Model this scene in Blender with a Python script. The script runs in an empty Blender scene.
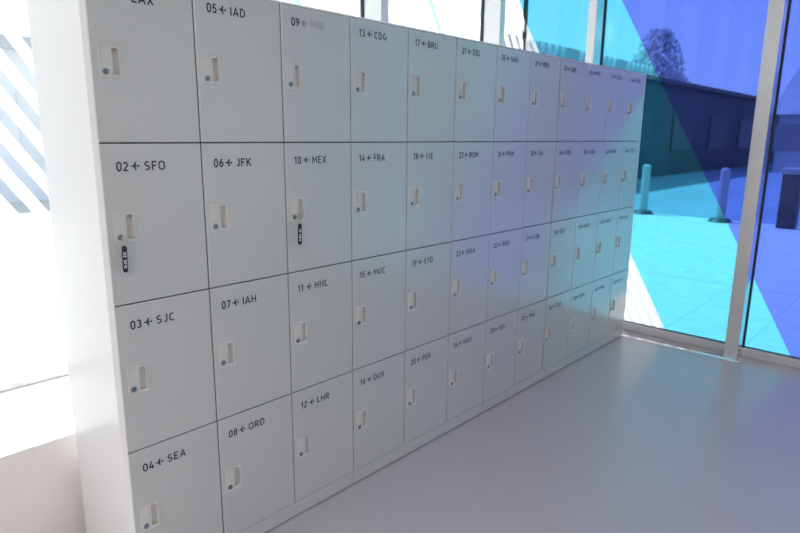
import bpy, bmesh, math, random
from mathutils import Vector, Matrix
random.seed(7)
SC = bpy.context.scene
COL = SC.collection

# ------------------------------------------------------------------ dimensions
XS = [0.002, 0.2923, 0.5934, 0.894, 1.2006, 1.5066, 1.811, 2.1102, 2.41, 2.7095, 3.0045, 3.299, 3.563]   # door seams
ZS = [1.8247, 1.3928, 0.9484, 0.503, 0.0617]             # top, three seams, door bottoms
DEPTH = 0.39
XG, YG = 3.75, 1.068                                       # the two planes of glass
XF, YF = 3.60, 0.90                                        # room-side faces of the mullions
HC = 3.3                                                   # ceiling
YW, ZW = 0.45, 0.405                                       # low wall behind the lockers

# ------------------------------------------------------------------ materials
def mat(name, col, rough=0.5, metal=0.0, spec=0.5, coat=0.0):
    m = bpy.data.materials.new(name); m.use_nodes = True
    b = m.node_tree.nodes['Principled BSDF']
    b.inputs['Base Color'].default_value = (*col, 1); b.inputs['Roughness'].default_value = rough
    b.inputs['Metallic'].default_value = metal; b.inputs['Specular IOR Level'].default_value = spec
    b.inputs['Coat Weight'].default_value = coat; b.inputs['Coat Roughness'].default_value = 0.21; b.inputs['Coat IOR'].default_value = 1.75
    return m

def noise_tint(m, col, amt=0.06, scale=3.0, detail=4.0, rough=None, bump=0.0, bscale=200.0):
    nt = m.node_tree; b = nt.nodes['Principled BSDF']
    tc = nt.nodes.new('ShaderNodeTexCoord')
    n = nt.nodes.new('ShaderNodeTexNoise'); n.inputs['Scale'].default_value = scale; n.inputs['Detail'].default_value = detail
    nt.links.new(tc.outputs['Object'], n.inputs['Vector'])
    r = nt.nodes.new('ShaderNodeValToRGB')
    r.color_ramp.elements[0].position = 0.3; r.color_ramp.elements[1].position = 0.7
    r.color_ramp.elements[0].color = (*[c * (1 - amt) for c in col], 1)
    r.color_ramp.elements[1].color = (*[min(1, c * (1 + amt)) for c in col], 1)
    nt.links.new(n.outputs['Fac'], r.inputs['Fac']); nt.links.new(r.outputs['Color'], b.inputs['Base Color'])
    if rough:
        mr = nt.nodes.new('ShaderNodeMapRange'); mr.inputs['To Min'].default_value = rough[0]; mr.inputs['To Max'].default_value = rough[1]
        nt.links.new(n.outputs['Fac'], mr.inputs['Value']); nt.links.new(mr.outputs['Result'], b.inputs['Roughness'])
    if bump:
        n2 = nt.nodes.new('ShaderNodeTexNoise'); n2.inputs['Scale'].default_value = bscale
        nt.links.new(tc.outputs['Object'], n2.inputs['Vector'])
        bp = nt.nodes.new('ShaderNodeBump'); bp.inputs['Strength'].default_value = bump; bp.inputs['Distance'].default_value = 0.001
        nt.links.new(n2.outputs['Fac'], bp.inputs['Height']); nt.links.new(bp.outputs['Normal'], b.inputs['Normal'])
    return m

def film(name, col, refl=0.10, rcol=(1, 1, 1), rough=0.02):
    """coloured see-through film: tints what passes, mirrors a little"""
    m = bpy.data.materials.new(name); m.use_nodes = True
    nt = m.node_tree; nt.nodes.clear()
    out = nt.nodes.new('ShaderNodeOutputMaterial'); t = nt.nodes.new('ShaderNodeBsdfTransparent'); g = nt.nodes.new('ShaderNodeBsdfGlossy')
    t.inputs['Color'].default_value = (*col, 1); g.inputs['Color'].default_value = (*rcol, 1); g.inputs['Roughness'].default_value = rough
    mx = nt.nodes.new('ShaderNodeMixShader'); lw = nt.nodes.new('ShaderNodeFresnel'); lw.inputs['IOR'].default_value = 1.3
    mu = nt.nodes.new('ShaderNodeMath'); mu.operation = 'MULTIPLY'; mu.inputs[1].default_value = refl * 10
    nt.links.new(lw.outputs[0], mu.inputs[0]); nt.links.new(mu.outputs[0], mx.inputs[0])
    nt.links.new(t.outputs[0], mx.inputs[1]); nt.links.new(g.outputs[0], mx.inputs[2]); nt.links.new(mx.outputs[0], out.inputs[0])
    return m

def frit(name):
    """printed white film: lets light through, diffusing it"""
    m = bpy.data.materials.new(name); m.use_nodes = True
    nt = m.node_tree; nt.nodes.clear()
    out = nt.nodes.new('ShaderNodeOutputMaterial'); t = nt.nodes.new('ShaderNodeBsdfTransparent'); tr = nt.nodes.new('ShaderNodeBsdfTranslucent')
    t.inputs['Color'].default_value = (0.95, 0.95, 0.95, 1); tr.inputs['Color'].default_value = (0.93, 0.93, 0.92, 1)
    mx = nt.nodes.new('ShaderNodeMixShader'); mx.inputs[0].default_value = 0.75
    nt.links.new(t.outputs[0], mx.inputs[1]); nt.links.new(tr.outputs[0], mx.inputs[2]); nt.links.new(mx.outputs[0], out.inputs[0])
    return m

M = {}
M['door'] = noise_tint(mat('locker_grey', (0.55, 0.55, 0.53), 0.26, 0, 0.7, 0.9), (0.55, 0.55, 0.53), 0.006, 2)
M['carcass'] = noise_tint(mat('locker_white', (0.80, 0.795, 0.78), 0.25, 0, 0.6), (0.80, 0.795, 0.78), 0.006, 2)
M['gap'] = mat('gap_shade', (0.10, 0.10, 0.095), 0.8)  # shade between doors and under the plinth, put into the colour
M['plate'] = noise_tint(mat('handle_plastic', (0.63, 0.61, 0.575), 0.35), (0.63, 0.61, 0.575), 0.015, 40)
M['steel'] = noise_tint(mat('lock_steel', (0.33, 0.42, 0.50), 0.3, 0.9), (0.33, 0.42, 0.50), 0.05, 300)
M['slot'] = mat('keyhole', (0.02, 0.03, 0.05), 0.6)
M['ink'] = mat('navy_ink', (0.012, 0.016, 0.045), 0.5)
M['ink_faded'] = mat('worn_ink', (0.46, 0.42, 0.42), 0.5)
M['ink_half'] = mat('half_worn_ink', (0.26, 0.26, 0.28), 0.5)
M['brass'] = noise_tint(mat('key_nickel', (0.62, 0.57, 0.47), 0.35, 0.8), (0.62, 0.57, 0.47), 0.05, 200)
M['tag'] = noise_tint(mat('tag_navy', (0.012, 0.014, 0.035), 0.3), (0.012, 0.014, 0.035), 0.1, 100)
M['tagink'] = mat('tag_white', (0.8, 0.8, 0.82), 0.5)
M['floor'] = noise_tint(mat('resin_floor', (0.56, 0.515, 0.535), 0.27, 0, 0.6), (0.56, 0.515, 0.535), 0.015, 1.3)
M['paint'] = noise_tint(mat('white_paint', (0.84, 0.80, 0.785), 0.6), (0.84, 0.80, 0.785), 0.02, 2, bump=0.05, bscale=120)
M['ceil'] = noise_tint(mat('ceiling_paint', (0.62, 0.62, 0.61), 0.8), (0.62, 0.62, 0.61), 0.02, 2)
M['sill'] = noise_tint(mat('sill_white', (0.85, 0.84, 0.83), 0.35), (0.85, 0.84, 0.83), 0.015, 3)
M['alu'] = noise_tint(mat('mullion_alu', (0.68, 0.68, 0.67), 0.25, 0.3, 0.7, 0.8), (0.68, 0.68, 0.67), 0.008, 3)
M['polished'] = noise_tint(mat('polished_alu', (0.62, 0.64, 0.66), 0.12, 0.95), (0.62, 0.64, 0.66), 0.01, 3)
M['gasket'] = mat('gasket', (0.02, 0.025, 0.03), 0.6)
M['glass'] = film('clear_glass', (0.94, 0.96, 0.96), 0.07)
M['cyan'] = film('cyan_film', (0.13, 0.60, 0.80), 0.10, (0.9, 0.95, 1.0))
M['blue'] = film('blue_film', (0.12, 0.205, 0.76), 0.10, (0.9, 0.9, 1.0))
M['pale'] = film('pale_blue_film', (0.40, 0.74, 0.95), 0.08)
M['frit'] = frit('white_striped_film')
M['bwall'] = noise_tint(mat('far_wall_dark', (0.05, 0.075, 0.10), 0.8), (0.05, 0.075, 0.10), 0.25, 0.3)
M['bpane'] = mat('far_pane', (0.04, 0.06, 0.08), 0.5)
M['bwhite'] = noise_tint(mat('far_white', (0.75, 0.76, 0.78), 0.7), (0.75, 0.76, 0.78), 0.05, 1)
M['bpale'] = noise_tint(mat('far_pale', (0.80, 0.82, 0.85), 0.8), (0.80, 0.82, 0.85), 0.06, 0.8)
M['bgrey'] = noise_tint(mat('far_grey', (0.34, 0.33, 0.35), 0.8), (0.34, 0.33, 0.35), 0.1, 0.8)
M['bmid'] = noise_tint(mat('far_mid', (0.55, 0.55, 0.58), 0.8), (0.55, 0.55, 0.58), 0.08, 1)
M['roof'] = noise_tint(mat('far_roof', (0.09, 0.10, 0.12), 0.8), (0.09, 0.10, 0.12), 0.1, 1)
M['bark'] = noise_tint(mat('bark', (0.09, 0.07, 0.05), 0.9), (0.09, 0.07, 0.05), 0.3, 8)
M['hazed_leaf'] = noise_tint(mat('hazed_leaf', (0.52, 0.54, 0.57), 0.8), (0.52, 0.54, 0.57), 0.1, 1)  # pale grey: distance haze put into the foliage colour
M['road'] = noise_tint(mat('road_asphalt', (0.22, 0.29, 0.36), 0.9), (0.22, 0.29, 0.36), 0.08, 0.7)
M['concrete'] = noise_tint(mat('pale_concrete', (0.36, 0.37, 0.38), 0.8), (0.36, 0.37, 0.38), 0.06, 5)
M['darkmetal'] = noise_tint(mat('dark_metal', (0.05, 0.05, 0.06), 0.5), (0.05, 0.05, 0.06), 0.1, 10)

def paving_material():
    m = mat('paving', (0.62, 0.62, 0.60), 0.8); nt = m.node_tree; b = nt.nodes['Principled BSDF']
    g = nt.nodes.new('ShaderNodeNewGeometry'); sx = nt.nodes.new('ShaderNodeSeparateXYZ'); nt.links.new(g.outputs['Position'], sx.inputs[0])
    def joint(sock, off, period, w):
        a = nt.nodes.new('ShaderNodeMath'); a.operation = 'SUBTRACT'; a.inputs[1].default_value = off - period * 200; nt.links.new(sock, a.inputs[0])
        d = nt.nodes.new('ShaderNodeMath'); d.operation = 'MODULO'; d.inputs[1].default_value = period; nt.links.new(a.outputs[0], d.inputs[0])
        l = nt.nodes.new('ShaderNodeMath'); l.operation = 'LESS_THAN'; l.inputs[1].default_value = w; nt.links.new(d.outputs[0], l.inputs[0])
        return l.outputs[0]
    j1 = joint(sx.outputs['Y'], -0.13, 0.565, 0.014); j2 = joint(sx.outputs['X'], 5.95, 2.3, 0.05)
    mx = nt.nodes.new('ShaderNodeMath'); mx.operation = 'MAXIMUM'; nt.links.new(j1, mx.inputs[0]); nt.links.new(j2, mx.inputs[1])
    n = nt.nodes.new('ShaderNodeTexNoise'); n.inputs['Scale'].default_value = 9; n.inputs['Detail'].default_value = 8; nt.links.new(g.outputs['Position'], n.inputs['Vector'])
    r = nt.nodes.new('ShaderNodeValToRGB'); r.color_ramp.elements[0].position = 0.3; r.color_ramp.elements[1].position = 0.7
    r.color_ramp.elements[0].color = (0.53, 0.53, 0.52, 1); r.color_ramp.elements[1].color = (0.62, 0.62, 0.61, 1)
    nt.links.new(n.outputs['Fac'], r.inputs['Fac'])
    mc = nt.nodes.new('ShaderNodeMix'); mc.data_type = 'RGBA'; mc.inputs['B'].default_value = (0.47, 0.47, 0.47, 1)
    for i in mc.inputs:
        if i.name == 'B' and i.type == 'RGBA': i.default_value = (0.47, 0.47, 0.47, 1)
        if i.name == 'A' and i.type == 'RGBA': A = i
    nt.links.new(mx.outputs[0], mc.inputs[0]); nt.links.new(r.outputs['Color'], A)
    o = [s for s in mc.outputs if s.type == 'RGBA'][0]
    nt.links.new(o, b.inputs['Base Color'])
    return m
M['paving'] = paving_material()

# ------------------------------------------------------------------ mesh helpers
def box(bm, a, b, mi=0, bev=0.0):
    (x0, y0, z0), (x1, y1, z1) = a, b
    v = [bm.verts.new(p) for p in ((x0,y0,z0),(x1,y0,z0),(x1,y1,z0),(x0,y1,z0),(x0,y0,z1),(x1,y0,z1),(x1,y1,z1),(x0,y1,z1))]
    fs = [bm.faces.new([v[i] for i in q]) for q in ((0,3,2,1),(4,5,6,7),(0,1,5,4),(1,2,6,5),(2,3,7,6),(3,0,4,7))]
    for f in fs: f.material_index = mi
    if bev:
        es = list({e for f in fs for e in f.edges})
        bmesh.ops.bevel(bm, geom=es, offset=bev, segments=2, affect='EDGES', profile=0.5)
    return fs

def poly(bm, pts, mi=0):
    f = bm.faces.new([bm.verts.new(p) for p in pts]); f.material_index = mi; return f

def cyl(bm, c, r0, r1, h, axis='Z', n=24, mi=0, cap=True):
    c = Vector(c); rings = []
    for r, t in ((r0, 0), (r1, h)):
        ring = []
        for i in range(n):
            a = 2 * math.pi * i / n; u, w = r * math.cos(a), r * math.sin(a)
            p = {'Z': (u, w, t), 'Y': (u, -t, w), 'X': (t, u, w)}[axis]
            ring.append(bm.verts.new(c + Vector(p)))
        rings.append(ring)
    for i in range(n):
        f = bm.faces.new((rings[0][i], rings[0][(i+1) % n], rings[1][(i+1) % n], rings[1][i])); f.material_index = mi
    if cap:
        for ring in rings: bm.faces.new(ring).material_index = mi

def torus(bm, c, R, r, axis='Y', n=28, k=8, mi=0):
    c = Vector(c); g = []
    for i in range(n):
        a = 2 * math.pi * i / n; ring = []
        for j in range(k):
            b = 2 * math.pi * j / k; u = (R + r * math.cos(b)); w = r * math.sin(b)
            p = {'Y': (u * math.cos(a), w, u * math.sin(a)), 'X': (w, u * math.cos(a), u * math.sin(a))}[axis]
            ring.append(bm.verts.new(c + Vector(p)))
        g.append(ring)
    for i in range(n):
        for j in range(k):
            bm.faces.new((g[i][j], g[(i+1) % n][j], g[(i+1) % n][(j+1) % k], g[i][(j+1) % k])).material_index = mi

def link(name, bm_or_mesh, mats, parent=None, smooth=False, fix=True):
    if isinstance(bm_or_mesh, bpy.types.Mesh): me = bm_or_mesh
    else:
        bm = bm_or_mesh
        if fix: bmesh.ops.recalc_face_normals(bm, faces=bm.faces)
        me = bpy.data.meshes.new(name); bm.to_mesh(me); bm.free()
        for m in (mats if isinstance(mats, (list, tuple)) else [mats]): me.materials.append(m)
        if smooth:
            for p in me.polygons: p.use_smooth = True
    o = bpy.data.objects.new(name, me); COL.objects.link(o)
    if parent: o.parent = parent
    return o

def empty(name, loc=(0, 0, 0)):
    o = bpy.data.objects.new(name, None); COL.objects.link(o); o.location = loc; o.empty_display_size = 0.1
    return o
def tag(o, label, cat, group=None):
    o['label'] = label; o['category'] = cat
    if group: o['group'] = group
    return o
def struct(o, label=None):
    o['kind'] = 'structure'
    if label: o['label'] = label
    return o

def arc(cx, cy, rx, ry, a0, a1, n=10):
    return [(cx + rx * math.cos(math.radians(a0 + (a1 - a0) * i / n)), cy + ry * math.sin(math.radians(a0 + (a1 - a0) * i / n))) for i in range(n + 1)]
def ring(x0, x1, y0, y1, r):
    p = arc(x1 - r, y1 - r, r, r, 0, 90, 6) + arc(x0 + r, y1 - r, r, r, 90, 180, 6) + arc(x0 + r, y0 + r, r, r, 180, 270, 6) + arc(x1 - r, y0 + r, r, r, 270, 360, 6)
    return p + [p[0], p[1]]
# plain upright sans capitals and figures as centre lines, cap height 1: (width, strokes)
GLYPH = {
 '0': (.54, [ring(.07, .47, .07, .93, .2)]),
 '1': (.40, [[(.04, .72), (.27, .93), (.27, 0)]]),
 '2': (.52, [arc(.26, .70, .19, .23, 165, -20, 10) + [(.07, .07), (.50, .07)]]),
 '3': (.52, [arc(.25, .715, .18, .215, 150, -90, 12), arc(.25, .285, .20, .215, 90, -150, 12)]),
 '4': (.56, [[(.34, 1.0), (.07, .26), (.54, .26)], [(.40, .52), (.40, 0)]]),
 '5': (.52, [[(.46, .93), (.12, .93), (.10, .52)] + arc(.25, .33, .20, .26, 110, -150, 12)]),
 '6': (.54, [arc(.27, .32, .20, .25, 0, 360, 18), [(.08, .38), (.16, .62), (.36, 1.0)]]),
 '7': (.50, [[(.03, .93), (.44, .93), (.18, 0)]]),
 '8': (.54, [arc(.27, .72, .17, .21, 0, 360, 16), arc(.27, .29, .20, .22, 0, 360, 16)]),
 '9': (.54, [arc(.27, .68, .20, .25, 0, 360, 18), [(.46, .62), (.38, .38), (.18, 0)]]),
 'A': (.64, [[(.04, 0), (.32, .96), (.60, 0)], [(.13, .30), (.51, .30)]]),
 'B': (.58, [[(.08, 0), (.08, 1)], [(.08, .93), (.27, .93)] + arc(.30, .72, .17, .21, 80, -80, 8) + [(.08, .51)], [(.08, .51), (.28, .51)] + arc(.30, .29, .20, .22, 80, -80, 8) + [(.08, .07)]]),
 'C': (.58, [arc(.32, .5, .25, .43, 50, 310, 16)]),
 'D': (.62, [[(.08, 0), (.08, 1)], [(.08, .93), (.26, .93)] + arc(.26, .5, .29, .43, 85, -85, 14) + [(.08, .07)]]),
 'E': (.52, [[(.50, .93), (.08, .93), (.08, .07), (.50, .07)], [(.08, .51), (.45, .51)]]),
 'F': (.50, [[(.50, .93), (.08, .93), (.08, 0)], [(.08, .50), (.44, .50)]]),
 'G': (.62, [arc(.33, .5, .26, .43, 50, 330, 16) + [(.56, .46), (.34, .46)]]),
 'H': (.64, [[(.08, 0), (.08, 1)], [(.56, 0), (.56, 1)], [(.08, .51), (.56, .51)]]),
 'I': (.18, [[(.09, 0), (.09, 1)]]),
 'J': (.44, [[(.36, 1), (.36, .28)] + arc(.19, .27, .17, .20, -10, -130, 8)]),
 'K': (.60, [[(.08, 0), (.08, 1)], [(.54, 1), (.10, .44)], [(.24, .60), (.57, 0)]]),
 'L': (.48, [[(.08, 1), (.08, .07), (.47, .07)]]),
 'M': (.74, [[(.08, 0), (.08, .94), (.37, .34), (.66, .94), (.66, 0)]]),
 'N': (.64, [[(.08, 0), (.08, .94), (.56, .06), (.56, 1)]]),
 'O': (.66, [ring(.07, .59, .07, .93, .25)]),
 'P': (.56, [[(.08, 0), (.08, 1)], [(.08, .93), (.27, .93)] + arc(.29, .68, .20, .25, 80, -80, 8) + [(.08, .43)]]),
 'R': (.60, [[(.08, 0), (.08, 1)], [(.08, .93), (.27, .93)] + arc(.29, .70, .20, .23, 80, -80, 8) + [(.08, .47)], [(.28, .46), (.54, 0)]]),
 'S': (.54, [arc(.27, .715, .19, .215, 35, 250, 12) + arc(.26, .285, .20, .215, 70, -145, 12)]),
 'T': (.54, [[(.02, .93), (.52, .93)], [(.27, .93), (.27, 0)]]),
 'U': (.62, [[(.08, 1), (.08, .32)] + arc(.31, .32, .23, .25, 180, 360, 12) + [(.54, 1)]]),
 'V': (.60, [[(.04, 1), (.30, .05), (.56, 1)]]),
 'W': (.86, [[(.04, 1), (.23, .06), (.43, .92), (.63, .06), (.82, 1)]]),
 'X': (.60, [[(.06, 0), (.54, 1)], [(.54, 0), (.06, 1)]]),
 'Y': (.58, [[(.04, 1), (.29, .48), (.54, 1)], [(.29, .5), (.29, 0)]]),
}
def ribbon(pts, w):
    """one stroke as quads with mitred joints"""
    h = w / 2; n = len(pts); side = []
    for i, p in enumerate(pts):
        d1 = d2 = None
        if i: d1 = (Vector(p) - Vector(pts[i-1])).normalized()
        if i < n - 1: d2 = (Vector(pts[i+1]) - Vector(p)).normalized()
        d1 = d1 or d2; d2 = d2 or d1
        n1 = Vector((-d1.y, d1.x)); n2 = Vector((-d2.y, d2.x)); m = (n1 + n2)
        m = m.normalized() if m.length > 1e-4 else n1
        k = min(2.2, 1 / max(0.3, m.dot(n1))); side.append((Vector(p) + m * h * k, Vector(p) - m * h * k))
    return [[tuple(side[i][0]), tuple(side[i][1]), tuple(side[i+1][1]), tuple(side[i+1][0])] for i in range(n - 1)]
def text_tris(t, size, sx, w=0.165, space=0.15):
    """a line of lettering as flat polygons, capitals `size` high"""
    out = []; x = 0.0
    for ch in t:
        if ch == ' ': x += 0.4; continue
        gw, strokes = GLYPH[ch]
        for st in strokes:
            for q in ribbon([(a * sx, b) for a, b in st], w):
                out.append([((a + x * sx) * size, b * size) for a, b in q])
        x += gw + space
    return out

# plane pictogram pointing left, in a 0.026 x 0.022 box, origin at its centre left
PLANE = [[(0.000, 0.0), (0.003, 0.0018), (0.024, 0.0013), (0.0250, 0.0), (0.024, -0.0013), (0.003, -0.0018)],
         [(0.0075, 0.0012), (0.0140, 0.0112), (0.0178, 0.0112), (0.0140, 0.0012)],
         [(0.0075, -0.0012), (0.0140, -0.0012), (0.0178, -0.0112), (0.0140, -0.0112)],
         [(0.0205, 0.0008), (0.0235, 0.0046), (0.0252, 0.0046), (0.0238, 0.0008)],
         [(0.0205, -0.0008), (0.0238, -0.0008), (0.0252, -0.0046), (0.0235, -0.0046)]]

# ------------------------------------------------------------------ the lockers
CODES = [['LAX','IAD','YVR','CDG','BRU','DEL','SGN','BKK','SHE','PVG','CTU','GMP'],
         ['SFO','JFK','MEX','FRA','VIE','BOM','PNH','SIN','PEK','SHA','KMN','TPE'],
         ['SJC','IAH','HNL','MUC','SYD','MAA','RGN','CGK','DLC','HGH','CAN','TSA'],
         ['SEA','ORD','LHR','DUS','PER','HAN','KUL','MNL','TAO','WUH','HKG','CTS']]
PW, PH = 0.058, 0.083                      # handle plate
PX, PDZ = 0.0175, 0.185                    # its place on a door: from the left edge, from the top seam
GAP = 0.0042
DT = 0.018

def door_mesh(x0, x1, z0, z1, px, pz):
    bm = bmesh.new(); c = 0.0016
    xs = [x0 + c, px + 0.002, px + PW - 0.002, x1 - c]; zs = [z0 + c, pz + 0.002, pz + PH - 0.002, z1 - c]
    v = [[bm.verts.new((x, 0.0, z)) for z in zs] for x in xs]
    for i in range(3):
        for j in range(3):
            if (i, j) == (1, 1): continue
            bm.faces.new((v[i][j], v[i+1][j], v[i+1][j+1], v[i][j+1]))
    ring = [v[0][0], v[1][0], v[2][0], v[3][0], v[3][1], v[3][2], v[3][3], v[2][3], v[1][3], v[0][3], v[0][2], v[0][1]]
    def out(p, y, full):
        x = x0 if abs(p.x - xs[0]) < 1e-7 else x1 if abs(p.x - xs[3]) < 1e-7 else p.x
        z = z0 if abs(p.z - zs[0]) < 1e-7 else z1 if abs(p.z - zs[3]) < 1e-7 else p.z
        return bm.verts.new((x, y, z))
    r1 = [out(p.co, c, 1) for p in ring]; r2 = [bm.verts.new((p.co.x, DT, p.co.z)) for p in r1]
    n = len(ring)
    for a, b in ((ring, r1), (r1, r2)):
        for i in range(n): bm.faces.new((a[i], a[(i+1) % n], b[(i+1) % n], b[i]))
    # hole lining
    h = [v[1][1], v[2][1], v[2][2], v[1][2]]; hb = [bm.verts.new((p.co.x, DT, p.co.z)) for p in h]
    for i in range(4): bm.faces.new((h[i], h[(i+1) % 4], hb[(i+1) % 4], hb[i]))
    return bm

def plate_mesh():
    bm = bmesh.new()
    xs = [0.0, 0.0012, 0.0040, 0.0052, 0.0335, 0.0350, 0.0530, 0.0545, 0.0568, PW]
    # outer skirt + rim + inner panel
    def loop(x0, x1, z0, z1, y): return [bm.verts.new(p) for p in ((x0, y, z0), (x1, y, z0), (x1, y, z1), (x0, y, z1))]
    def bridge(a, b):
        for i in range(4): bm.faces.new((a[i], a[(i+1) % 4], b[(i+1) % 4], b[i]))
    l0 = loop(0, PW, 0, PH, 0.0012); l1 = loop(0, PW, 0, PH, -0.0012); l2 = loop(0.0009, PW - 0.0009, 0.0009, PH - 0.0009, -0.0022)
    l3 = loop(0.0034, PW - 0.0030, 0.0034, PH - 0.0034, -0.0022); l4 = loop(0.0042, PW - 0.0036, 0.0042, PH - 0.0042, -0.0012)
    for a, b in ((l0, l1), (l1, l2), (l2, l3), (l3, l4)): bridge(a, b)
    ra, rb, rz0, rz1 = 0.0345, 0.0535, 0.0075, PH - 0.0085
    # panel left of the cup, strips above, below and right of it
    xa, xb, za, zb = 0.0042, PW - 0.0036, 0.0042, PH - 0.0042
    r = loop(ra, rb, rz0, rz1, -0.0012)
    bm.faces.new((l4[0], l4[1], r[1], r[0])); bm.faces.new((l4[1], l4[2], r[2], r[1])); bm.faces.new((l4[2], l4[3], r[3], r[2])); bm.faces.new((l4[3], l4[0], r[0], r[3]))
    d1 = loop(ra, rb - 0.001, rz0 + 0.001, rz1 - 0.001, 0.0120)
    bridge(r, d1); bm.faces.new(d1)
    return bm

def lock_mesh():
    bm = bmesh.new()
    cyl(bm, (0, 0, 0), 0.0086, 0.0082, 0.0018, 'Y', 28, 0)
    cyl(bm, (0, -0.0018, 0), 0.0058, 0.0055, 0.0008, 'Y', 24, 1)
    cyl(bm, (0, -0.0026, 0), 0.0046, 0.0044, 0.0008, 'Y', 24, 0)
    box(bm, (-0.0007, -0.0037, -0.0030), (0.0007, -0.0033, 0.0030), 1)
    return bm
def mk(name, bm, mats):
    bmesh.ops.recalc_face_normals(bm, faces=bm.faces)
    me = bpy.data.meshes.new(name); bm.to_mesh(me); bm.free()
    for m in mats: me.materials.append(m)
    return me
PLATE = mk('handle_plate', plate_mesh(), [M['plate']])
LOCK = mk('lock', lock_mesh(), [M['steel'], M['slot']])

def lettering(num, code, x, z, faded):
    bm = bmesh.new(); y = -0.0006
    def put(polys, ox, oz, mi):
        for p in polys: poly(bm, [(ox + a, y, oz + b) for a, b in p], mi)
    w = put(text_tris(num, 0.0248, 1.06), x, z, 0)
    put(PLANE, x + 0.0375, z + 0.0125, 2 if faded else 0)
    put(text_tris(code, 0.0248, 1.20), x + 0.0765, z, 1 if faded else 0)
    return bm

UNIT_LABEL = ['locker cabinet at the left end, doors 01 to 12, two keys hanging on it',
              'pale grey locker cabinet with doors 13 to 24, right of the keys',
              'pale grey twelve-door locker cabinet with doors 25 to 36, second from the coloured glass wall',
              'bluish lit twelve-door locker cabinet with doors 37 to 48, right beside the coloured glass wall']
locks = {}
for u in range(4):
    xa, xb = XS[3*u], XS[3*u+3]
    root = empty('locker_cabinet', ((xa + xb) / 2, DEPTH / 2, 0))
    tag(root, UNIT_LABEL[u], 'locker', 'row of locker cabinets')
    off = Vector(root.location)
    def child(name, bm, mats, parent=root, at=None, smooth=False):
        o = link(name, bm, mats, parent, smooth)
        o.location = (Vector(at) if at is not None else Vector((0, 0, 0))) - (off if parent is root else Vector((0, 0, 0)))
        return o
    # carcass: closed box behind the doors, coloured dark as gap shade, with thin front lips at top and at the row's free ends
    bm = bmesh.new(); zt = ZS[0] + 0.006
    la = xa - (0.013 if u == 0 else 0); lb = xb + (0.008 if u == 3 else 0)
    box(bm, (xa + 0.0004, DT + 0.003, 0.062), (xb - 0.0004, DEPTH - 0.004, ZS[0] - 0.002), 1)
    box(bm, (la + (0.0004 if u else 0), 0.0005, ZS[0] - 0.0005), (lb - (0.0004 if u < 3 else 0), DEPTH, zt), 0, 0.002)
    if u == 0:
        pts = [(la, DEPTH), (la, 0.0145), (la + 0.0008, 0.0125), (xa - 0.0030, 0.0010), (xa - 0.0020, 0.0004), (xa + 0.0004, 0.0004), (xa + 0.0004, DEPTH)]
        lo = [bm.verts.new((px_, py_, 0.062)) for px_, py_ in pts]; hi = [bm.verts.new((px_, py_, zt - 0.0004)) for px_, py_ in pts]
        bm.faces.new(lo); bm.faces.new(hi)
        for j in range(len(pts)): bm.faces.new((lo[j], lo[(j+1) % len(pts)], hi[(j+1) % len(pts)], hi[j]))
    if u == 3: box(bm, (xb - 0.0005, 0.0, 0.062), (lb, DEPTH, zt - 0.0004), 0, 0.0025)
    box(bm, (xa + 0.0004, DEPTH - 0.005, 0.062), (xb - 0.0004, DEPTH, ZS[0]), 0)
    child('carcass', bm, [M['carcass'], M['gap']])
    # plinth, a shade recessed, with a foot strip under it, coloured dark as the shadow line
    bm = bmesh.new()
    box(bm, (xa + 0.0012 - (0.008 if u == 0 else 0), 0.0015, 0.006), (xb - 0.0012 + (0.004 if u == 3 else 0), DEPTH - 0.012, 0.0605), 0, 0.001)
    box(bm, (xa + 0.002, 0.008, 0.0), (xb - 0.002, DEPTH - 0.02, 0.0065), 1)
    child('plinth', bm, [M['door'], M['gap']])
    for r in range(4):
        for c in range(3):
            k = 3 * u + c; n = 4 * k + r + 1; num = '%02d' % n; code = CODES[r][k]
            x0, x1 = XS[k] + (GAP / 2 if k else -0.0010), XS[k+1] - GAP / 2
            z1 = ZS[r] - (0.0012 if r == 0 else GAP * 0.42); z0 = ZS[r+1] + (GAP * 0.42 if r < 3 else 0.0006)
            px = XS[k] + PX; pz = ZS[r] - PDZ - PH + (0.003 if r == 0 else 0) + (0.003 * math.sin(math.pi * min(1, k / 9)) if r == 1 else 0.009 * math.sin(math.pi * k / 11) if r == 0 else 0)
            d = child('door', door_mesh(x0, x1, z0, z1, px, pz), M['door'])
            d['label'] = 'pale grey locker door lettered %s %s' % (num, code)
            child('handle_plate', PLATE, None, d, (px, 0, pz))
            lk = child('lock', LOCK, None, d, (px + 0.0155, -0.0012, pz + 0.0150))
            bow = 0.0042 * math.sin(math.pi * min(1, k / 9)) if r == 1 else (-0.011, -0.004, -0.0015)[k] if r == 0 and k < 3 else 0
            bz = (1.7655 if r == 0 else ZS[r] - 0.0742) + bow
            L = child('lettering', lettering(num, code, XS[k] + 0.0385 + (0.004 if r == 0 and k in (1, 2, 3) else 0), bz, code == 'YVR'), [M['ink'], M['ink_faded'], M['ink_half']], d)
            if code == 'YVR': L['label'] = 'worn lettering, nearly rubbed away after 09'
            locks[n] = Vector((px + 0.0155, -0.005, pz + 0.0150))

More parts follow.
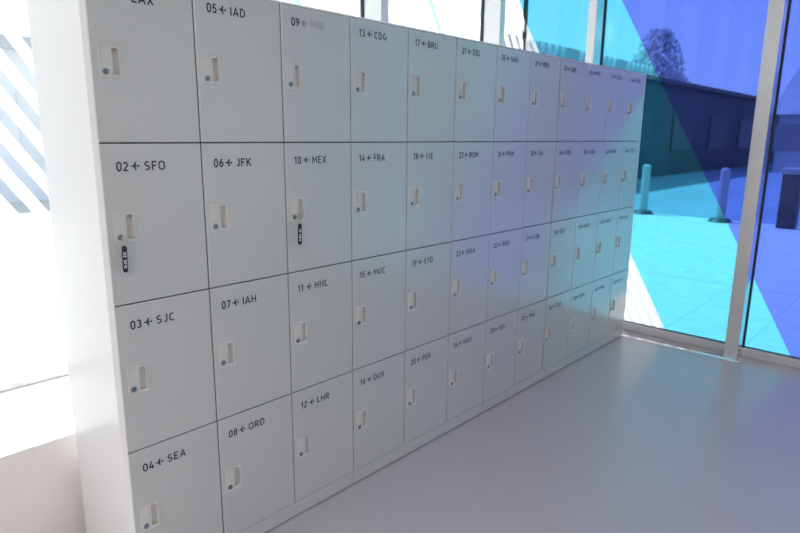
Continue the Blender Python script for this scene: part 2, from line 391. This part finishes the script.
# keys in two locks, each with a ring and a hanging tag
def make_key(n, label, text, twist):
    p = locks[n]
    bm = bmesh.new()
    box(bm, (-0.0010, -0.010, -0.003), (0.0010, 0.0, 0.003), 0)
    cyl(bm, (-0.0012, -0.0185, 0), 0.0095, 0.0095, 0.0024, 'X', 24, 0)
    k = link('key', bm, M['brass']); k.location = p; k.rotation_euler = (0, 0, math.radians(twist))
    tag(k, label, 'key', 'keys left in the locker doors')
    bm = bmesh.new(); torus(bm, (0.0, -0.0205, -0.0125), 0.0080, 0.0007, 'X')
    link('key_ring', bm, M['brass'], k, True)
    # capsule tag, hanging below the ring
    bm = bmesh.new(); w, h, t = 0.0063, 0.0745, 0.0026
    out = []
    for i in range(13):
        a = math.pi * i / 12; out.append((w * math.cos(a), -w + w * math.sin(a)))
    for i in range(13):
        a = math.pi + math.pi * i / 12; out.append((w * math.cos(a), -h + w + w * math.sin(a)))
    zt = -0.0190
    f = bm.faces.new([bm.verts.new((x, -t, z)) for x, z in out]); bk = bm.faces.new([bm.verts.new((x, t, z)) for x, z in reversed(out)])
    fv, bv = list(f.verts), list(reversed(bk.verts)); m_ = len(fv)
    for i in range(m_): bm.faces.new((fv[i], fv[(i+1) % m_], bv[(i+1) % m_], bv[i]))
    bmesh.ops.bevel(bm, geom=list(f.edges) + list(bk.edges), offset=0.0012, segments=2, affect='EDGES')
    tg = link('key_tag', bm, M['tag'], k); tg.location = (0.0002, -0.0205, zt); tg.rotation_euler = (0, math.radians(1.5), math.radians(-twist - 8))
    bm = bmesh.new()
    tris = text_tris(text, 0.0072, 0.9, 0.17); ws = [x for q in tris for x, _ in q]; L = max(ws) - min(ws)
    for q in tris: poly(bm, [(-0.0036 + y, -t - 0.0003, -0.018 - (x - min(ws)) * 0.044 / L) for x, y in q])
    link('lettering', bm, M['tagink'], tg)
make_key(2, 'small key with navy capsule tag hanging from the lock of the door lettered 02', '02 SFO', -8)
make_key(10, 'small key with navy capsule tag hanging from the lock of the door lettered 10', '10 MEX', 8)

# ------------------------------------------------------------------ the room
X0, Y0 = -4.0, -6.5
bm = bmesh.new(); box(bm, (X0, Y0, -0.03), (XG + 0.03, YG + 0.02, 0.0)); struct(link('floor', bm, M['floor']), 'pale pinkish grey resin floor with a soft sheen')
bm = bmesh.new(); box(bm, (X0 - 0.1, Y0 - 0.1, HC), (XG + 0.03, YG + 0.2, HC + 0.2)); struct(link('ceiling', bm, M['ceil']))
bm = bmesh.new(); box(bm, (X0 - 0.1, Y0, -0.03), (X0, YG + 0.1, HC)); struct(link('wall_left', bm, M['paint']))
bm = bmesh.new(); box(bm, (X0 - 0.1, Y0 - 0.1, -0.03), (XG + 0.1, Y0, HC)); struct(link('wall_front', bm, M['paint']))
bm = bmesh.new(); box(bm, (X0, YW + 0.001, 0.0), (XF, YG - 0.012, ZW - 0.005)); struct(link('wall_back', bm, M['paint']), 'low white wall under the bright window behind the lockers')
bm = bmesh.new(); box(bm, (X0, YW, ZW - 0.005), (XF, YG - 0.012, ZW), 0, 0.001); struct(link('trim_1', bm, M['sill']), 'deep white window sill on the low wall')

# mullions: box section towards the room, dark gasket at the glass
tn = 1
def mullion(axis, a, b, front, glass):
    global tn; tn += 1
    bm = bmesh.new()
    zb = ZW + 0.0006 if axis == 'back' else 0.0006
    if axis == 'back':
        box(bm, (a, front, zb), (b, glass - 0.028, HC - 0.0006), 0, 0.002)
        box(bm, (a - 0.008, glass - 0.028, zb), (b + 0.008, glass - 0.006, HC - 0.0006), 1)
    else:
        box(bm, (front, a, zb), (glass - 0.028, b, HC - 0.0006), 0, 0.002)
        box(bm, (glass - 0.028, a - 0.008, zb), (glass - 0.006, b + 0.008, HC - 0.0006), 1)
        box(bm, (front + 0.006, a - 0.0015, zb), (glass - 0.029, a - 0.0002, HC - 0.0006), 2)
    struct(link('trim_%d' % tn, bm, [M['alu'], M['gasket'], M['polished']]))
bx = [3.152 - 1.19 * i for i in range(6)]
for x in bx: mullion('back', x, x + 0.062, YF, YG)
ey = [(0.402, 0.462), (-0.747, -0.668)] + [(-0.747 - 1.16 * i, -0.668 - 1.16 * i) for i in range(1, 5)]
for a, b in ey: mullion('end', a, b, XF, XG)
# corner seal
tn += 1
bm = bmesh.new(); box(bm, (XG - 0.014, YG - 0.014, 0.0006), (XG + 0.012, YG + 0.012, HC - 0.0006)); struct(link('trim_%d' % tn, bm, M['gasket']))

def clip(pts, f):
    """keep the part of a polygon where f(p) >= 0"""
    out = []
    for i, p in enumerate(pts):
        q = pts[(i + 1) % len(pts)]; a, b = f(p), f(q)
        if a >= 0: out.append(p)
        if (a >= 0) != (b >= 0):
            t = a / (a - b); out.append((p[0] + t * (q[0] - p[0]), p[1] + t * (q[1] - p[1])))
    return out
# film edges: on the end wall (y, z) two parallel diagonals, on the back wall (x, z) their mirrored run
lineW = lambda p: p[1] - (0.062 + (p[0] + 0.231) * 1.73)
lineA = lambda p: p[1] - (0.073 + (p[0] + 1.011) * 1.756)
lineB = lambda p: p[1] - (2.30 - (p[0] - 3.75) * 1.5)
def stripes(region, slope, period, frac, phase=0.0):
    """slanted strips z + slope*u = const cut out of a region"""
    vals = [p[1] + slope * p[0] for p in region]
    if not vals: return []
    lo, hi = min(vals), max(vals); P = period * abs(slope); out = []
    k = math.floor((lo - phase) / P)
    while k * P + phase < hi:
        a = k * P + phase; b = a + P * frac
        q = clip(clip(region, lambda p: p[1] + slope * p[0] - a), lambda p: b - p[1] - slope * p[0])
        if len(q) > 2: out.append(q)
        k += 1
    return out
wn = 0
def window(axis, u0, u1, zb, regions, label=None):
    """one pane with its bottom rail and its films; regions: (name, material, list of polygons)"""
    global wn; wn += 1
    P3 = (lambda p, d: (p[0], YG + d, p[1])) if axis == 'back' else (lambda p, d: (XG + d, p[0], p[1]))
    root = empty('window_%d' % wn, P3(((u0 + u1) / 2, zb), 0)); struct(root, label)
    loc = Vector(root.location)
    def put(name, bm, m):
        for v in bm.verts: v.co -= loc
        return link(name, bm, m, root, fix=False)
    bm = bmesh.new(); poly(bm, [P3(p, 0) for p in ((u0, zb), (u1, zb), (u1, HC), (u0, HC))]); put('pane', bm, M['glass'])
    bm = bmesh.new()
    if axis == 'back': box(bm, (u0, YG - 0.05, zb + 0.001), (u1, YG - 0.002, zb + 0.026), 0, 0.002)
    else:
        box(bm, (XG - 0.035, u0, zb + 0.0015), (XG - 0.0025, u1, zb + 0.058), 0, 0.002)
        box(bm, (XG - 0.010, u0, zb + 0.056), (XG - 0.0025, u1, zb + 0.064), 1)
    put('bottom_rail', bm, [M['alu'], M['gasket']])
    for name, m, polys in regions:
        polys = [q for q in polys if len(q) > 2]
        if not polys: continue
        bm = bmesh.new()
        for q in polys: poly(bm, [P3(p, -0.002) for p in q])
        put(name, bm, m)
edges = [X0] + sorted([(x, x + 0.062) for x in bx]) + [XG - 0.002]
spans = []
cur = X0
for a, b in sorted([(x, x + 0.062) for x in bx]): spans.append((cur, a)); cur = b
spans.append((cur, XG - 0.014))
for i, (a, b) in enumerate(spans):
    R = [(a, ZW + 0.026), (b, ZW + 0.026), (b, HC), (a, HC)]
    W_ = clip(R, lambda p: -lineB(p))
    reg = []
    cy = [clip(R, lineB)]; sl = []
    # thin cyan slivers between the stripes
    for (sx_, sz_) in ((2.60, 2.215), (1.482, 2.11)):
        s = lambda p: p[1] + 1.55 * p[0] - (sz_ + 1.55 * sx_)
        q = clip(clip(W_, s), lambda p: 0.055 - s(p)) if a - 0.3 < sx_ < b + 0.3 else []
        sl.append(q)
    reg.append(('striped_film', M['frit'], stripes(W_, 1.5, 0.106, 0.54, 0.03)))
    reg.append(('cyan_film', M['cyan'], cy)); reg.append(('pale_blue_strip', M['pale'], sl))
    window('back', a, b, ZW, reg, 'bright window with white diagonal stripes behind the lockers' if i == 3 else None)
eys = sorted(ey, reverse=True); cur = YG - 0.014; spans = []
for a, b in eys: spans.append((cur, b)); cur = a
spans.append((cur, Y0))
lab = ['narrow glass pane at the corner, mostly cyan', 'glass pane beside the lockers with a cyan band and a blue field', 'glass pane at the right edge, blue with a cyan corner']
for i, (b, a) in enumerate(spans):
    R = [(a, 0.062), (b, 0.062), (b, HC), (a, HC)]
    wh = clip(R, lambda p: -lineW(p)); cyn = clip(clip(R, lineW), lambda p: -lineA(p)); bl = clip(clip(R, lineA), lambda p: 1.95 - lineA(p)); cyn_fill = clip(R, lambda p: lineA(p) - 1.95)  # last region: upper cyan band out of view, added to tint the room light
    if i >= 5: cyn, bl, cyn_fill = [], [], []
    window('end', a, b, 0.0, [('striped_film', M['frit'], stripes(wh, -1.73, 0.075, 0.60, 0.02)), ('cyan_film', M['cyan'], [cyn, cyn_fill]), ('blue_film', M['blue'], [bl])], lab[i] if i < 3 else None)

# ------------------------------------------------------------------ outside
bm = bmesh.new(); box(bm, (-60, -40, -0.08), (11.35, 60, -0.0305)); struct(link('pavement', bm, M['paving']), 'sunlit pale slab paving outside the glass')
bm = bmesh.new(); box(bm, (11.35, -40, -0.09), (140, 90, -0.045)); struct(link('road', bm, M['road']), 'darker asphalt beyond the pale paving')

# long dark building, its long side running away to the right, slatted white screen on the roof
b = empty('low_building', (30, 9.5, -0.045)); tag(b, 'long dark low building beyond the paving, seen through the coloured glass', 'building')
def part(name, bm, m, parent, off):
    for v in bm.verts: v.co -= Vector(off)
    return link(name, bm, m, parent)
bm = bmesh.new(); box(bm, (13, 7.0, -0.045), (75, 11.5, 3.35)); part('wall', bm, M['bwall'], b, b.location)
bm = bmesh.new(); box(bm, (12.8, 6.8, 3.35), (75.2, 11.7, 3.5)); part('roof', bm, M['roof'], b, b.location)
for i in range(12):
    x = 15 + i * 4.6
    bm = bmesh.new(); box(bm, (x, 6.95, 0.9), (x + 2.4, 6.998, 2.3)); w = part('window', bm, M['bpane'], b, b.location)
# roof screen, short, made of leaning white slats before a grey backing
s = empty('roof_screen', (20, 8.4, 3.5)); tag(s, 'slatted white roof screen standing on the long dark building', 'screen')
bm = bmesh.new(); box(bm, (14, 8.5, 3.501), (25.5, 8.6, 4.25)); part('backing', bm, M['bmid'], s, s.location)
for i in range(26):
    x = 14.1 + i * 0.43
    if i % 9 in (0, 1): continue
    bm = bmesh.new()
    pts = [(x, 3.501), (x + 0.17, 3.501), (x + 0.55, 4.22), (x + 0.38, 4.22)]
    f1 = [bm.verts.new((px, 8.40, pz)) for px, pz in pts]; f2 = [bm.verts.new((px, 8.495, pz)) for px, pz in pts]
    bm.faces.new(f1); bm.faces.new(f2)
    for j in range(4): bm.faces.new((f1[j], f1[(j+1) % 4], f2[(j+1) % 4], f2[j]))
    part('slat', bm, M['bwhite'], s, s.location)

# building facing us at the far right
g = empty('gable_house', (34, 0, -0.045)); tag(g, 'grey flat-fronted house far beyond the paving, at the right edge', 'building')
bm = bmesh.new(); box(bm, (30, -9, -0.045), (38, 4.6, 2.4)); part('wall', bm, M['bmid'], g, g.location)
bm = bmesh.new()
p = [(29.6, 4.9, 2.4), (29.6, -9.3, 2.4), (38.4, -9.3, 2.4), (38.4, 4.9, 2.4), (34, 4.9, 4.7), (34, -9.3, 4.7)]
v = [bm.verts.new(q) for q in p]
for q in ((0, 1, 5, 4), (3, 4, 5, 2), (0, 4, 3), (1, 2, 5), (0, 3, 2, 1)): bm.faces.new([v[i] for i in q])
part('roof', bm, M['bgrey'], g, g.location)
for i in range(4):
    y = -7 + i * 3.4
    bm = bmesh.new(); box(bm, (29.96, y, 0.9), (29.998, y + 1.5, 2.0)); part('window', bm, M['bgrey'], g, g.location)

# pale building behind, seen between the white stripes at the left
q = empty('pale_building', (2, 15, -0.0305)); tag(q, 'pale building outside, glimpsed between white window stripes at the left edge', 'building')
bm = bmesh.new(); box(bm, (-8, 13, -0.0305), (9, 17, 3.05)); part('wall', bm, M['bpale'], q, q.location)
bm = bmesh.new(); box(bm, (-8.2, 12.8, 3.05), (9.2, 17.2, 3.3)); part('roof', bm, M['bmid'], q, q.location)
for i in range(9):
    x = -7 + i * 1.75
    bm = bmesh.new(); box(bm, (x, 12.96, 0.8), (x + 1.0, 12.998, 2.2)); part('window', bm, M['bwhite'], q, q.location)

# trees behind the dark building
def tree(x, y, h, r, label, slim):
    t = empty('tree', (x, y, -0.045)); tag(t, label, 'tree', 'trees behind the dark building')
    bm = bmesh.new(); cyl(bm, (0, 0, 0), 0.22, 0.10, h * 0.75, 'Z', 12); link('trunk', bm, M['bark'], t, True)
    bm = bmesh.new()
    for i in range(4200):
        zz = random.uniform(0.25, 1.0); rr = r * math.sqrt(random.random()) * (math.sin(math.pi * min(1, (zz - 0.2) / 0.85)) ** 0.7 + 0.05)
        a = random.uniform(0, 2 * math.pi); c = Vector((rr * math.cos(a), rr * math.sin(a), zz * h))
        u = Vector((random.gauss(0, 1), random.gauss(0, 1), random.gauss(0, 1))).normalized(); w = u.orthogonal().normalized(); sz = random.uniform(0.10, 0.2)
        bm.faces.new([bm.verts.new(c + u * sz * e + w * sz * 0.5 * d) for e, d in ((-1, 0), (0, -1), (1, 0), (0, 1))])
    link('foliage', bm, M['hazed_leaf'], t, fix=False)
tree(42.0, 14.6, 8.4, 1.7, 'tall slim tree rising behind the roof of the long dark building', True)
tree(45.4, 14.8, 6.0, 1.7, 'shorter rounder tree behind the long dark building, right of the slim one', False)

# two pale posts on dark round feet where the paving ends, a litter bin farther right
for x, y, l in ((11.17, 2.84, 'pale post on a dark round foot, seen through cyan glass beside the lockers'), (11.03, 1.42, 'pale post on a dark round foot, seen through blue glass near the thick frame')):
    t = empty('bollard', (x, y, -0.0305)); tag(t, l, 'bollard', 'posts at the edge of the paving')
    bm = bmesh.new(); cyl(bm, (0, 0, 0.06), 0.075, 0.075, 0.85, 'Z', 24); cyl(bm, (0, 0, 0.91), 0.075, 0.04, 0.03, 'Z', 24); link('post', bm, M['concrete'], t)
    bm = bmesh.new(); cyl(bm, (0, 0, 0), 0.20, 0.15, 0.06, 'Z', 28); link('foot', bm, M['darkmetal'], t)
t = empty('litter_bin', (11.0, 0.40, -0.0305)); tag(t, 'dark square litter bin standing on the paving at the right edge', 'bin')
bm = bmesh.new(); box(bm, (-0.13, -0.13, 0.0), (0.13, 0.13, 0.88), 0, 0.01); link('body', bm, M['darkmetal'], t)
bm = bmesh.new(); box(bm, (-0.14, -0.14, 0.882), (0.14, 0.14, 0.98), 0, 0.015); link('lid', bm, M['bgrey'], t)

# ------------------------------------------------------------------ light
w = bpy.data.worlds.new('sky'); SC.world = w; w.use_nodes = True
nt = w.node_tree; bg = nt.nodes['Background']
tc = nt.nodes.new('ShaderNodeTexCoord'); sx = nt.nodes.new('ShaderNodeSeparateXYZ'); nt.links.new(tc.outputs['Generated'], sx.inputs[0])
r = nt.nodes.new('ShaderNodeValToRGB'); nt.links.new(sx.outputs['Z'], r.inputs['Fac'])
r.color_ramp.elements[0].position = 0.0; r.color_ramp.elements[0].color = (1.0, 1.0, 1.0, 1)
r.color_ramp.elements[1].position = 0.6; r.color_ramp.elements[1].color = (0.62, 0.80, 1.0, 1)
nt.links.new(r.outputs['Color'], bg.inputs['Color']); bg.inputs['Strength'].default_value = 1.35

sd = bpy.data.lights.new('sun', 'SUN'); sd.energy = 6.5; sd.angle = math.radians(0.6); sd.color = (1.0, 0.97, 0.92)
so = bpy.data.objects.new('sun', sd); COL.objects.link(so)
so.rotation_euler = Vector((0.0, 0.55, 0.9)).to_track_quat('Z', 'Y').to_euler(); so.location = (-3, 6, 10)
for i, (x, y, p, lc) in enumerate(((-2.7, -2.8, 80, (1.0, 0.93, 0.88)), (0.6, -4.4, 15, (0.90, 0.96, 1.0)))):  # unseen fill lights added under the ceiling to raise the room's ambient level
    ld = bpy.data.lights.new('fill_light', 'AREA'); ld.shape = 'RECTANGLE'; ld.size = 2.4; ld.size_y = 1.2; ld.energy = p; ld.color = lc
    lo = bpy.data.objects.new('fill_light', ld); COL.objects.link(lo); lo.location = (x, y, HC - 0.05)

# ------------------------------------------------------------------ camera
cd = bpy.data.cameras.new('camera'); cam = bpy.data.objects.new('camera', cd); COL.objects.link(cam)
cd.sensor_width = 36.0; cd.lens = 607.6343 * 36.0 / 800.0; cd.clip_start = 0.05; cd.clip_end = 500
cam.matrix_world = Matrix.Translation((-0.6508, -1.6743, 1.4212)) @ (Matrix.Rotation(-0.8255, 4, 'Z') @ Matrix.Rotation(1.3573, 4, 'X') @ Matrix.Rotation(0.0092, 4, 'Z'))
SC.camera = cam
cd.dof.use_dof = True; cd.dof.focus_distance = 1.9; cd.dof.aperture_fstop = 4.0
SC.view_settings.view_transform = 'Standard'; SC.view_settings.look = 'None'; SC.view_settings.exposure = 0.0
SC.cycles.use_denoising = True
SC.cycles.max_bounces = 10; SC.cycles.transparent_max_bounces = 16; SC.cycles.diffuse_bounces = 5
